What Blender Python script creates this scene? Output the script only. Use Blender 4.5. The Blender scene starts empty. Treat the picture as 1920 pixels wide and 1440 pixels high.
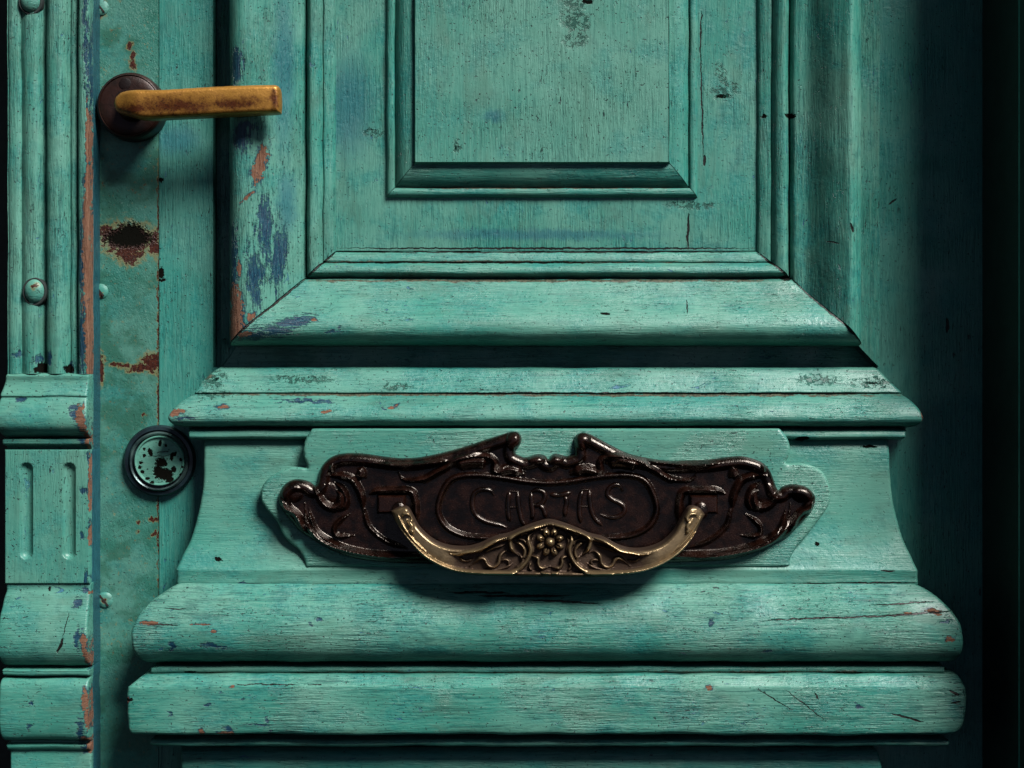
import bpy, math, random
import numpy as np
from mathutils import Vector, noise as mnoise

# ------------------------------------------------------------------ units
# Everything on the door is measured on its face: 1 unit = 0.3 mm, x to the right, y down, h out of the door.
S = 0.0003
D = 3000.0          # distance of the camera from the stile, in the same units (0.9 m)
CX, CY = 960.0, 720.0
ZC = 1.05           # height of the view centre above the threshold, metres
scene = bpy.context.scene
col = scene.collection

# ------------------------------------------------------------------ camera, sky, sun, exposure
cam_d = bpy.data.cameras.new('camera'); cam = bpy.data.objects.new('camera', cam_d); col.objects.link(cam)
cam.location = (0, -D*S, ZC); cam.rotation_euler = (math.radians(90), 0, 0)
cam_d.sensor_width = 36; cam_d.lens = 36*D/1920; cam_d.clip_start = 0.02; cam_d.clip_end = 100
scene.camera = cam

SUN_EL, SUN_AZ = math.radians(46), math.radians(41)      # azimuth: towards the right of the camera axis
to_sun = Vector((math.sin(SUN_AZ)*math.cos(SUN_EL), -math.cos(SUN_AZ)*math.cos(SUN_EL), math.sin(SUN_EL)))
world = bpy.data.worlds.new('World'); scene.world = world; world.use_nodes = True
wn = world.node_tree; bg = wn.nodes['Background']
sky = wn.nodes.new('ShaderNodeTexSky'); sky.sky_type = 'NISHITA'; sky.sun_disc = False
sky.sun_elevation = SUN_EL; sky.sun_rotation = math.atan2(to_sun.x, to_sun.y)
wn.links.new(sky.outputs[0], bg.inputs[0]); bg.inputs[1].default_value = 0.05
sky.air_density = 0.09; sky.dust_density = 0.25; sky.ozone_density = 0.0
sun_d = bpy.data.lights.new('sun', 'SUN'); sun_d.energy = 5.0; sun_d.angle = math.radians(22); sun_d.color = (1.0, 0.975, 0.94)
sun = bpy.data.objects.new('sun', sun_d); col.objects.link(sun); sun.location = (0.5, -1.5, 3)
sun.rotation_euler = to_sun.to_track_quat('Z', 'Y').to_euler()
vs = scene.view_settings; vs.view_transform = 'Standard'; vs.look = 'None'; vs.gamma = 1; vs.use_curve_mapping = False
vs.exposure = 0.64

# ------------------------------------------------------------------ helpers
def kf(href): return (D-href)/D
def W(px, py, h, href=0.0):
    k = kf(href)
    return ((px-CX)*k*S, -h*S, ZC-(py-CY)*k*S)

def empty(name, label, cat, loc=(0, 0, 0)):
    o = bpy.data.objects.new(name, None); col.objects.link(o); o.location = loc
    o.empty_display_size = 0.05
    o['label'] = label; o['category'] = cat; o['kind'] = 'thing'
    return o

def link(name, verts, faces, mat, parent, smooth=35, attr=None, label=None):
    me = bpy.data.meshes.new(name)
    me.from_pydata([tuple(v) for v in verts], [], [tuple(int(i) for i in f) for f in faces])
    me.validate(); me.update()
    if attr is not None:
        a = me.attributes.new('relief', 'FLOAT', 'POINT'); a.data.foreach_set('value', np.asarray(attr, dtype=np.float32))
    me.materials.append(mat)
    for p in me.polygons: p.use_smooth = True
    if smooth: me.set_sharp_from_angle(angle=math.radians(smooth))
    o = bpy.data.objects.new(name, me); col.objects.link(o)
    if parent is not None:
        o.parent = parent
        o.matrix_parent_inverse = Matrix_inv(parent)
    if label: o['label'] = label
    return o

def Matrix_inv(p):
    from mathutils import Matrix
    m = Matrix.Translation(p.location)
    q = p.parent
    while q is not None:
        m = Matrix.Translation(q.location) @ m; q = q.parent
    return m.inverted()

def jit(x, y, h, a):
    if a == 0: return x, y, h
    v = mnoise.noise_vector(Vector((x*0.013, y*0.013, h*0.02)))
    w = mnoise.noise_vector(Vector((x*0.06, y*0.06, h*0.05+7)))
    return x+a*(v.x*1.6+w.x*0.7), y+a*(v.y*1.6+w.y*0.7), h+a*(v.z*1.2+w.z*0.6)

def cr(pts, n=8, closed=False):
    P = np.array(pts, float); N = len(P); out = []
    rng = range(N if closed else N-1)
    for i in rng:
        if closed: p0, p1, p2, p3 = P[i-1], P[i], P[(i+1) % N], P[(i+2) % N]
        else: p0, p1, p2, p3 = P[max(i-1, 0)], P[i], P[i+1], P[min(i+2, N-1)]
        for t in np.linspace(0, 1, n, endpoint=False):
            out.append(0.5*((2*p1)+(-p0+p2)*t+(2*p0-5*p1+4*p2-p3)*t*t+(-p0+3*p1-3*p2+p3)*t**3))
    if not closed: out.append(P[-1])
    return np.array(out)

def smooth_profile(pts, n=4):
    """densify a profile given as rows (..., flag); flag 1 marks a hard corner"""
    rows = [list(p) for p in pts]; out = []; seg = [rows[0][:-1]]
    for r in rows[1:]:
        seg.append(r[:-1])
        if r[-1] == 1:
            out += [list(v) for v in (cr(seg, n) if len(seg) > 2 else np.array(seg))][(1 if out else 0):]
            seg = [r[:-1]]
    if len(seg) > 1: out += [list(v) for v in (cr(seg, n) if len(seg) > 2 else np.array(seg))][(1 if out else 0):]
    return out

def grid_faces(nr, nc, flip=False):
    f = []
    for i in range(nr-1):
        for j in range(nc-1):
            a, b, c, d = i*nc+j, i*nc+j+1, (i+1)*nc+j+1, (i+1)*nc+j
            f.append((a, d, c, b) if not flip else (a, b, c, d))
    return f

def stack(name, rows, mat, parent, href, step=22, a=1.0, base=-5, rnd=7, label=None):
    """a horizontal moulding with returned ends; rows = (y, xl, xr, h, flag)"""
    P = smooth_profile(rows)
    verts = []; faces = []
    n = max(3, int((P[0][2]-P[0][1])/step)); ncol = None
    for (y, xl, xr, h) in P:
        r = min(rnd, max(0.5, (h-base)*0.4), (xr-xl)*.3)
        row = [(xl, h0) for h0 in np.linspace(base, h-r, 4)]
        row += [(xl+r*(1-math.cos(t)), h-r+r*math.sin(t)) for t in (0.4, 0.8, 1.2, math.pi/2)]
        row += [(x, h) for x in np.linspace(xl+r, xr-r, n)[1:-1]]
        row += [(xr-r*(1-math.cos(t)), h-r+r*math.sin(t)) for t in (math.pi/2, 1.2, .8, .4)]
        row += [(xr, h0) for h0 in np.linspace(h-r, base, 4)]
        ncol = len(row)
        for (x, hh) in row:
            q = jit(x, y, hh, a if hh > base+1 else 0)
            verts.append(W(*q, href))
    faces = grid_faces(len(P), ncol)
    return link(name, verts, faces, mat, parent, label=label)

def strip(name, P, y_or_x, kind, mat, parent, href, step=22, a=1.0, label=None):
    """P: list of (start(x,y), end(x,y), h): sweeps the profile between the two mitre ends"""
    L = max(math.dist(P[0][0], P[0][1]), math.dist(P[-1][0], P[-1][1]))
    n = max(3, int(L/step)); verts = []
    for (s, e, h) in P:
        for t in np.linspace(0, 1, n):
            x = s[0]+(e[0]-s[0])*t; y = s[1]+(e[1]-s[1])*t
            verts.append(W(*jit(x, y, h, a), href))
    return link(name, verts, grid_faces(len(P), n, flip=kind), mat, parent, label=label)

def ring(prefix, prof, keysB, keysL, keysR, mats, parent, href, top=-650, a=1.0, gap=0.8, deep=False):
    P = smooth_profile(prof)
    B = [p[0] for p in P]; H = [p[1] for p in P]
    HD = [(-34 if (h < 12 and b > keysB[-1]-44) else h) for b, h in zip(B, H)] if deep else H
    L = np.interp(B, keysB, keysL) if keysL[0] < keysL[-1] else -np.interp(B, keysB, [-k for k in keysL])
    R = np.interp(B, keysB, keysR)
    out = []
    out.append(strip(prefix, [((L[i], top), (L[i], B[i]-gap), HD[i]) for i in range(len(P))], 0, False, mats[0], parent, href, a=a))
    out.append(strip(prefix, [((L[i]+gap, B[i]), (R[i]-gap, B[i]), HD[i]) for i in range(len(P))], 0, False, mats[1], parent, href, a=a))
    if deep: H = [h-7*math.exp(-((b-552)/18.0)**2)+5*math.exp(-((b-618)/10.0)**2) for b, h in zip(B, H)]
    out.append(strip(prefix, [((R[i], top), (R[i], B[i]-gap), H[i]) for i in range(len(P))], 0, True, mats[2], parent, href, a=a))
    return out

def flat(name, x0, y0, x1, y1, h, mat, parent, href=0, step=40, a=0.6, thick=12, label=None):
    nx = max(2, int((x1-x0)/step)); ny = max(2, int((y1-y0)/step)); verts = []
    for y in np.linspace(y0, y1, ny):
        for x in np.linspace(x0, x1, nx): verts.append(W(*jit(x, y, h, a if (x0 < x < x1 and y0 < y < y1) else 0), href))
    faces = grid_faces(ny, nx)
    b = len(verts)
    for (x, y) in ((x0, y0), (x1, y0), (x1, y1), (x0, y1)): verts.append(W(x, y, h-thick, href))
    cs = [0, nx-1, nx*ny-1, nx*(ny-1)]
    top_ = list(range(0, nx)); right_ = [nx*i+nx-1 for i in range(ny)]; bot_ = list(range(nx*(ny-1), nx*ny)); left_ = [nx*i for i in range(ny)]
    faces += [tuple(top_+[b+1, b]), tuple(right_+[b+2, b+1]), tuple(bot_[::-1]+[b+3, b+2]), tuple(left_[::-1]+[b, b+3]), (b, b+1, b+2, b+3)]
    return link(name, verts, faces, mat, parent, label=label)

# ---------- relief (heightfield with a clean outline)
def seg_dist(X, Y, path, closed=False):
    P = np.asarray(path, float)
    A = P; B = np.roll(P, -1, axis=0)
    if not closed: A, B = P[:-1], P[1:]
    best = np.full(X.shape, 1e18); par = np.zeros(X.shape); n = len(A)
    for i in range(n):
        ax, ay = A[i]; dx, dy = B[i]-A[i]; l2 = dx*dx+dy*dy+1e-12
        t = np.clip(((X-ax)*dx+(Y-ay)*dy)/l2, 0, 1)
        d = (X-ax-t*dx)**2+(Y-ay-t*dy)**2
        m = d < best
        best = np.where(m, d, best); par = np.where(m, (i+t)/n, par)
    return np.sqrt(best), par

def inside(X, Y, path):
    P = np.asarray(path, float); c = np.zeros(X.shape, bool); j = len(P)-1
    for i in range(len(P)):
        xi, yi = P[i]; xj, yj = P[j]
        if yi != yj:
            c ^= ((yi > Y) != (yj > Y)) & (X < (xj-xi)*(Y-yi)/(yj-yi)+xi)
        j = i
    return c

def sdf(X, Y, path):
    d, _ = seg_dist(X, Y, path, True)
    return np.where(inside(X, Y, path), -d, d)

def ridge(R, X, Y, pts, w, hgt, smooth=True, taper=True, mode='max', flatness=1.0):
    path = cr(pts, 6) if smooth and len(pts) > 2 else np.array(pts, float)
    x0, y0 = path.min(0)-w-2; x1, y1 = path.max(0)+w+2
    m = (X >= x0) & (X <= x1) & (Y >= y0) & (Y <= y1)
    if not m.any(): return
    d, t = seg_dist(X[m], Y[m], path)
    ww = w*(1 if not taper else np.clip(np.minimum(t, 1-t)*5, 0.25, 1))
    q = np.clip(1-(d/ww)**2, 0, 1)**(0.5*flatness+0.15)
    hh = hgt*q*(ww/w)
    if mode == 'max': R[m] = np.maximum(R[m], hh)
    elif mode == 'sub': R[m] -= hh
    else: R[m] += hh

def relief(name, outline, hfun, mat, parent, href, back, res=1.6, closed_back=False, attr=True, label=None, wall_in=0.0):
    P = np.asarray(outline, float)
    x0, y0 = P.min(0)-2*res; x1, y1 = P.max(0)+2*res
    nx = int((x1-x0)/res)+2; ny = int((y1-y0)/res)+2
    xs = x0+np.arange(nx)*res; ys = y0+np.arange(ny)*res
    X, Y = np.meshgrid(xs, ys)
    sd = sdf(X, Y, P)
    ins = sd < 0
    cell = ins[:-1, :-1] | ins[1:, :-1] | ins[:-1, 1:] | ins[1:, 1:]
    use = np.zeros(X.shape, bool)
    use[:-1, :-1] |= cell; use[1:, :-1] |= cell; use[:-1, 1:] |= cell; use[1:, 1:] |= cell
    gy, gx = np.gradient(sd, res)
    gl = np.sqrt(gx*gx+gy*gy)+1e-6
    out = use & ~ins
    X = np.where(out, X-sd*gx/gl, X); Y = np.where(out, Y-sd*gy/gl, Y)
    sd = np.where(out, 0, sd)
    H, R = hfun(X, Y, -sd)
    idx = -np.ones(X.shape, int); idx[use] = np.arange(use.sum())
    k = kf(href)
    V = np.stack([(X[use]-CX)*k*S, -H[use]*S, ZC-(Y[use]-CY)*k*S], 1)
    i, j = np.where(cell)
    F = np.stack([idx[i, j], idx[i+1, j], idx[i+1, j+1], idx[i, j+1]], 1)
    # border edges -> walls
    E = np.concatenate([F[:, [0, 1]], F[:, [1, 2]], F[:, [2, 3]], F[:, [3, 0]]])
    key = np.sort(E, 1); _, inv, cnt = np.unique(key, axis=0, return_inverse=True, return_counts=True)
    be = E[cnt[inv.ravel()] == 1]
    bv = np.unique(be); remap = {int(v): n for n, v in enumerate(bv)}
    nb = len(V)
    VB = V[bv].copy(); VB[:, 1] = -back*S
    faces = F.tolist()
    at = R[use]
    if closed_back:
        VBk = V.copy(); VBk[:, 1] = -back*S
        V2 = np.concatenate([V, VBk]); faces += [[int(f[3]+nb), int(f[2]+nb), int(f[1]+nb), int(f[0]+nb)] for f in F]
        faces += [[int(e[1]), int(e[0]), int(e[0]+nb), int(e[1]+nb)] for e in be]
        at = np.concatenate([at, np.zeros(nb)])
    else:
        V2 = np.concatenate([V, VB])
        faces += [[int(e[1]), int(e[0]), nb+remap[int(e[0])], nb+remap[int(e[1])]] for e in be]
        at = np.concatenate([at, np.zeros(len(VB))])
    return link(name, V2.tolist(), faces, mat, parent, smooth=50, attr=at if attr else None, label=label)

def edge_round(t, R):
    u = np.clip(t/R, 0, 1); return np.sqrt(np.clip(1-(1-u)**2, 0, 1))
def sstep(a, b, x):
    u = np.clip((x-a)/(b-a), 0, 1); return u*u*(3-2*u)

def lathe(name, cx, cy, prof, mat, parent, href, seg=72, sx=1.0, sy=1.0, a=0.0, label=None, close=False):
    verts = []; faces = []
    for (r, h) in prof:
        for s in range(seg):
            t = 2*math.pi*s/seg
            x, y, hh = cx+r*sx*math.cos(t), cy+r*sy*math.sin(t), h
            verts.append(W(*jit(x, y, hh, a), href))
    for i in range(len(prof)-1):
        for s in range(seg):
            s2 = (s+1) % seg
            faces.append((i*seg+s, i*seg+s2, (i+1)*seg+s2, (i+1)*seg+s))
    faces.append(tuple((len(prof)-1)*seg+s for s in range(seg)))
    if close: faces.append(tuple(range(seg))[::-1])
    return link(name, verts, faces, mat, parent, label=label)

def tube(name, pts, rad, h, mat, parent, href, flatten=0.6, label=None, taper=True):
    """a raised stroke: half-round bar following pts on the surface h"""
    P = cr(pts, 6) if len(pts) > 2 else np.array(pts, float); n = len(P); verts = []; faces = []
    seg = 8
    for i, p in enumerate(P):
        d = P[min(i+1, n-1)]-P[max(i-1, 0)]; d = d/(np.linalg.norm(d)+1e-9); nx, ny = -d[1], d[0]
        u = i/(n-1); r = rad*(min(1, 0.45+min(u, 1-u)*4) if taper else 1)
        for s in range(seg+1):
            t = math.pi*s/seg
            verts.append(W(p[0]+nx*r*math.cos(t), p[1]+ny*r*math.cos(t), h+r*flatten*math.sin(t), href))
    for i in range(n-1):
        for s in range(seg):
            a, b = i*(seg+1)+s, i*(seg+1)+s+1
            faces.append((a, b, b+seg+1, a+seg+1))
    faces.append(tuple(range(seg+1))); faces.append(tuple(range((n-1)*(seg+1), n*(seg+1)))[::-1])
    return verts, faces

# ------------------------------------------------------------------ materials
class NT:
    def __init__(s, name):
        s.m = bpy.data.materials.new(name); s.m.use_nodes = True
        s.t = s.m.node_tree; s.t.nodes.clear()
        s.out = s.t.nodes.new('ShaderNodeOutputMaterial')
    def n(s, typ, **kw):
        nd = s.t.nodes.new(typ)
        for k, v in kw.items(): setattr(nd, k, v)
        return nd
    def put(s, sock, v):
        if hasattr(v, 'is_linked') or isinstance(v, bpy.types.NodeSocket): s.t.links.new(v, sock)
        elif isinstance(v, (tuple, list)) and len(v) == 3 and sock.type == 'RGBA': sock.default_value = (*v, 1)
        else: sock.default_value = v
    def math(s, op, a, b=None, c=None, clamp=False):
        nd = s.n('ShaderNodeMath', operation=op); nd.use_clamp = clamp
        s.put(nd.inputs[0], a)
        if b is not None: s.put(nd.inputs[1], b)
        if c is not None: s.put(nd.inputs[2], c)
        return nd.outputs[0]
    def mix(s, f, a, b, blend='MIX'):
        nd = s.n('ShaderNodeMix', data_type='RGBA', blend_type=blend)
        s.put(nd.inputs[0], f); s.put(nd.inputs[6], a); s.put(nd.inputs[7], b)
        return nd.outputs[2]
    def ramp(s, v, lo, hi, a=0.0, b=1.0):
        nd = s.n('ShaderNodeMapRange', interpolation_type='SMOOTHSTEP')
        s.put(nd.inputs[0], v); nd.inputs[1].default_value = lo; nd.inputs[2].default_value = hi
        nd.inputs[3].default_value = a; nd.inputs[4].default_value = b
        return nd.outputs[0]
    def scale(s, vec, sc, loc=(0, 0, 0), rot=0.0, typ='POINT'):
        nd = s.n('ShaderNodeMapping', vector_type=typ)
        s.t.links.new(vec, nd.inputs[0]); nd.inputs[1].default_value = loc
        nd.inputs[2].default_value = (0, 0, rot); nd.inputs[3].default_value = sc
        return nd.outputs[0]
    def noise(s, vec, sc, detail=3, rough=0.55, dist=0.0, loc=(0, 0, 0)):
        nd = s.n('ShaderNodeTexNoise'); nd.noise_dimensions = '3D'
        s.t.links.new(s.scale(vec, sc, loc), nd.inputs['Vector'])
        nd.inputs['Scale'].default_value = 1; nd.inputs['Detail'].default_value = detail
        nd.inputs['Roughness'].default_value = rough; nd.inputs['Distortion'].default_value = dist
        return nd.outputs[0]
    def Q(s):
        g = s.n('ShaderNodeNewGeometry'); sp = s.n('ShaderNodeSeparateXYZ'); s.t.links.new(g.outputs['Position'], sp.inputs[0])
        cb = s.n('ShaderNodeCombineXYZ')
        s.t.links.new(s.math('MULTIPLY_ADD', sp.outputs[0], 1/S, CX), cb.inputs[0])
        s.t.links.new(s.math('MULTIPLY_ADD', sp.outputs[2], -1/S, CY+ZC/S), cb.inputs[1])
        s.t.links.new(s.math('MULTIPLY', sp.outputs[1], -1/S), cb.inputs[2])
        return cb.outputs[0]
    def spots(s, Q, lst, href, warp=None):
        """smallest normalised distance to a list of blots (x, y, rx, ry, degrees)"""
        k = kf(href); cur = None
        if warp is not None:
            va = s.n('ShaderNodeVectorMath', operation='ADD'); s.t.links.new(Q, va.inputs[0]); s.t.links.new(warp, va.inputs[1]); Q = va.outputs[0]
        for sp in lst:
            x, y, rx, ry = sp[:4]; ang = math.radians(sp[4]) if len(sp) > 4 else 0
            v = s.scale(Q, (rx*k, ry*k, 1e6), ((x-CX)*k+CX, (y-CY)*k+CY, 0), ang, 'TEXTURE')
            ln = s.n('ShaderNodeVectorMath', operation='LENGTH'); s.t.links.new(v, ln.inputs[0])
            cur = ln.outputs['Value'] if cur is None else s.math('MINIMUM', cur, ln.outputs['Value'])
        return cur

# palettes (real base colours)
TEAL = (0.030, 0.182, 0.142); PALE = (0.086, 0.238, 0.184); AQUA = (0.015, 0.162, 0.145); DEEP = (0.007, 0.066, 0.058)
BLUE = (0.003, 0.022, 0.048); WOOD = (0.105, 0.036, 0.016); WOODL = (0.185, 0.095, 0.056); GRIME = (0.005, 0.005, 0.004)
RUST = (0.050, 0.013, 0.006); OCHRE = (0.16, 0.13, 0.045)

def paint(name, grain='x', href=0.0, wood=(), blue=(), rust=(), dark=(), cracks=(), pale=(), lace=(), dust=(), tone=0.0, seed=0,
          metal=False, hmin=None, streaks=1.0, chips=1.0, rough=0.42, pits=1.0, bump=1.0):
    t = NT(name); Q = t.Q(); o = (seed*37.1, seed*17.7, seed*5.3)
    def G(al, ac): return (al, ac, max(al, ac)*0.6) if grain == 'x' else (ac, al, max(al, ac)*0.6)
    if metal:
        def G(al, ac): return (ac*0.8, al*1.6+ac*.35, ac*.8)
    big = t.noise(Q, (.0042, .0042, .004), 3, .5, 0, o)
    med = t.noise(Q, (.018, .018, .018), 4, .6, .3, o)
    med2 = t.noise(Q, (.011, .014, .012), 3, .6, 0, (o[0]+90, o[1], 3))
    streak = t.noise(Q, G(.010, .20), 5, .65, .4, o)
    fine = t.noise(Q, G(.045, .55), 3, .6, .2, o)
    peel = t.noise(Q, (.11, .11, .11), 3, .6, 0, o)
    pitn = t.noise(Q, G(.055, .30), 3, .6, .6, (o[0]+11, o[1]+5, 0))
    speck = t.noise(Q, (.22, .22, .22), 2, .5, 0, (o[0]+31, o[1], 9))
    chipn = t.noise(Q, G(.028, .075), 5, .7, .8, (o[0]+71, o[1], 2))
    c = t.mix(t.ramp(big, .38, .62), TEAL, PALE)
    c = t.mix(t.ramp(med2, .45, .68, 0, .75), c, AQUA)
    c = t.mix(t.ramp(med, .52, .75, 0, .55), c, PALE)
    c = t.mix(t.ramp(med, .28, .44, .45, 0), c, DEEP)
    sm0 = t.ramp(med2, .38, .60, .45, 1.0)
    # brush streaks: a lighter and a darker coat show through each other
    c = t.mix(t.ramp(streak, .50, .68, 0, .6*streaks), c, PALE)
    c = t.mix(t.ramp(streak, .33, .47, .62*streaks, 0), c, DEEP)
    c = t.mix(t.math('MULTIPLY', t.ramp(fine, .36, .48, .6*max(.4, streaks), 0), sm0), c, DEEP); c = t.mix(t.ramp(fine, .54, .66, 0, .5), c, PALE)
    c = t.mix(t.ramp(peel, .60, .72, 0, .35), c, PALE)
    c = t.mix(t.ramp(t.noise(Q, G(.006, .022), 4, .65, .6, (o[0]+7, o[1]+60, 1)), .50, .70, 0, .55), c, (.050, .125, .092))
    if tone > 0: c = t.mix(tone, c, AQUA)
    if tone < 0: c = t.mix(-tone, c, PALE)
    wn_ = t.n('ShaderNodeTexNoise'); t.t.links.new(t.scale(Q, (.075, .05, .05) if grain == 'z' else (.05, .075, .05)), wn_.inputs['Vector'])
    wn_.inputs['Scale'].default_value = 1; wn_.inputs['Detail'].default_value = 5; wn_.inputs['Roughness'].default_value = .68
    vm = t.n('ShaderNodeVectorMath', operation='MULTIPLY_ADD'); t.t.links.new(wn_.outputs['Color'], vm.inputs[0])
    vm.inputs[1].default_value = (26, 26, 0); vm.inputs[2].default_value = (-13, -13, 0); warp = vm.outputs[0]
    vm2 = t.n('ShaderNodeVectorMath', operation='MULTIPLY_ADD'); t.t.links.new(wn_.outputs['Color'], vm2.inputs[0])
    vm2.inputs[1].default_value = (9, 9, 0); vm2.inputs[2].default_value = (-4.5, -4.5, 0); warp2 = vm2.outputs[0]
    sm = t.noise(Q, (.0075, .0075, .007), 3, .55, .5, (o[0]+44, o[1]+13, 6))
    rel = t.ramp(sm, .40, .62, .22, 1.15)
    height = t.math('MULTIPLY', t.math('ADD', t.math('MULTIPLY_ADD', streak, 1.2*streaks, -.6*streaks), t.math('MULTIPLY_ADD', fine, .7*max(.4, streaks), -.35*max(.4, streaks))), rel)
    height = t.math('ADD', height, t.math('MULTIPLY', t.math('SUBTRACT', peel, .5), t.ramp(med2, .4, .65, .10, .50)))
    height = t.math('ADD', height, t.math('MULTIPLY', big, .5))
    rag = t.math('ADD', t.math('MULTIPLY_ADD', streak, 1.6, -.8), t.math('MULTIPLY_ADD', chipn, 2.4, -1.2))
    rag = t.math('ADD', rag, t.math('MULTIPLY_ADD', fine, 1.5, -.75)); rag = t.math('ADD', rag, t.math('MULTIPLY_ADD', speck, .9, -.45))
    side = 1.0
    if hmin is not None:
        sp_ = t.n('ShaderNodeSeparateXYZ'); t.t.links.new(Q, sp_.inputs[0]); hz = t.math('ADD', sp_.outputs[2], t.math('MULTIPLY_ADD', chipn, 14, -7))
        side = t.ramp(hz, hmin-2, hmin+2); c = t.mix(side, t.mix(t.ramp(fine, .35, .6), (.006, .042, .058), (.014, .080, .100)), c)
    # bluish bleed and natural blue flecks
    if chips > 0:
        f = t.math('MULTIPLY', t.ramp(chipn, .655, .69), t.ramp(med2, .44, .54))
        f = t.math('MULTIPLY', f, chips, clamp=True)
        c = t.mix(t.math('MULTIPLY', f, .8), c, (.03, .11, .2)); height = t.math('SUBTRACT', height, t.math('MULTIPLY', f, .7))
    # pits and nicks along the grain
    p = t.math('MULTIPLY', t.ramp(pitn, .64, .67), t.ramp(med, .44, .54))
    p = t.math('MULTIPLY', t.math('MULTIPLY', p, t.ramp(sm, .46, .58, .12, 1)), pits, clamp=True)
    p2 = t.math('MULTIPLY', t.ramp(speck, .675, .71), .9*min(1, pits), clamp=True)
    p = t.math('MAXIMUM', p, p2); spv = .42
    c = t.mix(p, c, (.012, .03, .03)); height = t.math('SUBTRACT', height, t.math('MULTIPLY', p, 1.3))
    rg = t.ramp(med, .3, .7, rough+.06, rough-.10)
    if blue:
        d = t.spots(Q, blue, href, warp); d = t.math('ADD', d, rag)
        f = t.math('MULTIPLY', t.math('ADD', t.ramp(d, .80, .93, .62, 0), t.ramp(d, .3, 1.3, .38, 0)), side); c = t.mix(f, c, t.mix(t.ramp(fine, .4, .6), BLUE, (.009, .055, .088)))
        height = t.math('SUBTRACT', height, t.math('MULTIPLY', f, .6))
    if pale:
        d = t.spots(Q, pale, href, warp); f = t.ramp(d, .2, 1.1, .75, 0); c = t.mix(f, c, (.016, .100, .122))
    if wood:
        d = t.spots(Q, wood, href, warp2); d = t.math('ADD', d, t.math('ADD', t.math('MULTIPLY', rag, .6), t.math('MULTIPLY_ADD', peel, 2.2, -1.1)))
        f0 = t.math('MULTIPLY', t.ramp(d, 1.15, 1.6, .9, 0), t.ramp(chipn, .44, .54)); f0 = t.math('MULTIPLY', f0, side); c = t.mix(f0, c, BLUE)
        f = t.math('MULTIPLY', t.ramp(d, .95, 1.0, 1, 0), side)
        wg = t.noise(Q, G(.03, .5), 4, .7, .5, o)
        wc = t.mix(t.ramp(wg, .35, .62), WOOD, WOODL); wc = t.mix(t.ramp(wg, .28, .40, .85, 0), wc, (.05, .018, .012))
        c = t.mix(f, c, wc); height = t.math('SUBTRACT', height, t.math('MULTIPLY', f, 1.6)); 
        height = t.math('ADD', height, t.math('MULTIPLY', t.math('MULTIPLY', f, wg), 1.5))
        rg = t.mix(f, rg, (.8, .8, .8))
    if metal:
        c = t.mix(t.math('MULTIPLY', t.ramp(med, .42, .60, 0, .75), t.ramp(med2, .35, .5)), c, (.022, .085, .048)); c = t.mix(.30, c, DEEP); c = t.mix(t.ramp(sm, .48, .62, 0, .55), c, (.02, .13, .10))
    if rust:
        d = t.spots(Q, rust, href, warp); d = t.math('ADD', d, t.math('MULTIPLY_ADD', peel, 2.0, -1.0))
        halo = t.ramp(d, 1.0, 1.7, .7, 0); c = t.mix(halo, c, OCHRE)
        f = t.ramp(d, .92, 1.02, 1, 0)
        c = t.mix(f, c, t.mix(t.ramp(speck, .4, .6), RUST, (.025, .006, .003))); height = t.math('SUBTRACT', height, t.math('MULTIPLY', f, .8))
    if metal:
        rs = t.noise(Q, (.12, .10, .1), 4, .75, 0, (3, 8, 1)); f = t.math('MULTIPLY', t.ramp(rs, .66, .69), t.ramp(med, .48, .58))
        c = t.mix(t.math('MULTIPLY', t.ramp(rs, .60, .67), .5), c, OCHRE); c = t.mix(f, c, RUST)
    if dark:
        d = t.spots(Q, dark, href, warp2); d = t.math('ADD', d, t.math('MULTIPLY_ADD', speck, 1.2, -.6))
        f = t.ramp(d, .62 if metal else .8, 1.12 if metal else 1.05, 1, 0); c = t.mix(f, c, GRIME); spv = t.math('MULTIPLY_ADD', f, -.42, .42); height = t.math('SUBTRACT', height, t.math('MULTIPLY', f, 2.0))
        rg = t.mix(f, rg, (.9, .9, .9))
    if dust:
        d = t.spots(Q, dust, href, warp2); d = t.math('ADD', d, t.math('MULTIPLY_ADD', chipn, 3.0, -1.5))
        c = t.mix(t.ramp(d, .6, 1.3, .9, 0), c, t.mix(t.ramp(speck, .4, .6), (.030, .024, .014), (.085, .070, .045)))
    if lace:
        d = t.spots(Q, lace, href, warp); f = t.math('MULTIPLY', t.ramp(d, .6, 1.2, 1, 0), t.ramp(t.noise(Q, (.11, .11, .11), 5, .75, .3, (4, 4, 4)), .50, .54))
        c = t.mix(t.math('MULTIPLY', f, .85), c, (.010, .055, .042)); height = t.math('SUBTRACT', height, t.math('MULTIPLY', f, 1.2))
    if cracks:
        d = t.spots(Q, cracks, href, warp2); f = t.ramp(d, .75, 1.05, 1, 0)
        c = t.mix(f, c, GRIME); height = t.math('SUBTRACT', height, t.math('MULTIPLY', f, 2.5))
    b = t.n('ShaderNodeBsdfPrincipled')
    t.put(b.inputs['Base Color'], c); t.put(b.inputs['Roughness'], rg)
    t.put(b.inputs['Specular IOR Level'], spv)
    bp = t.n('ShaderNodeBump'); bp.inputs['Strength'].default_value = 0.85*bump; bp.inputs['Distance'].default_value = 0.00085
    t.put(bp.inputs['Height'], height); t.put(b.inputs['Normal'], bp.outputs[0])
    t.put(t.out.inputs[0], b.outputs[0])
    return t.m

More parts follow.
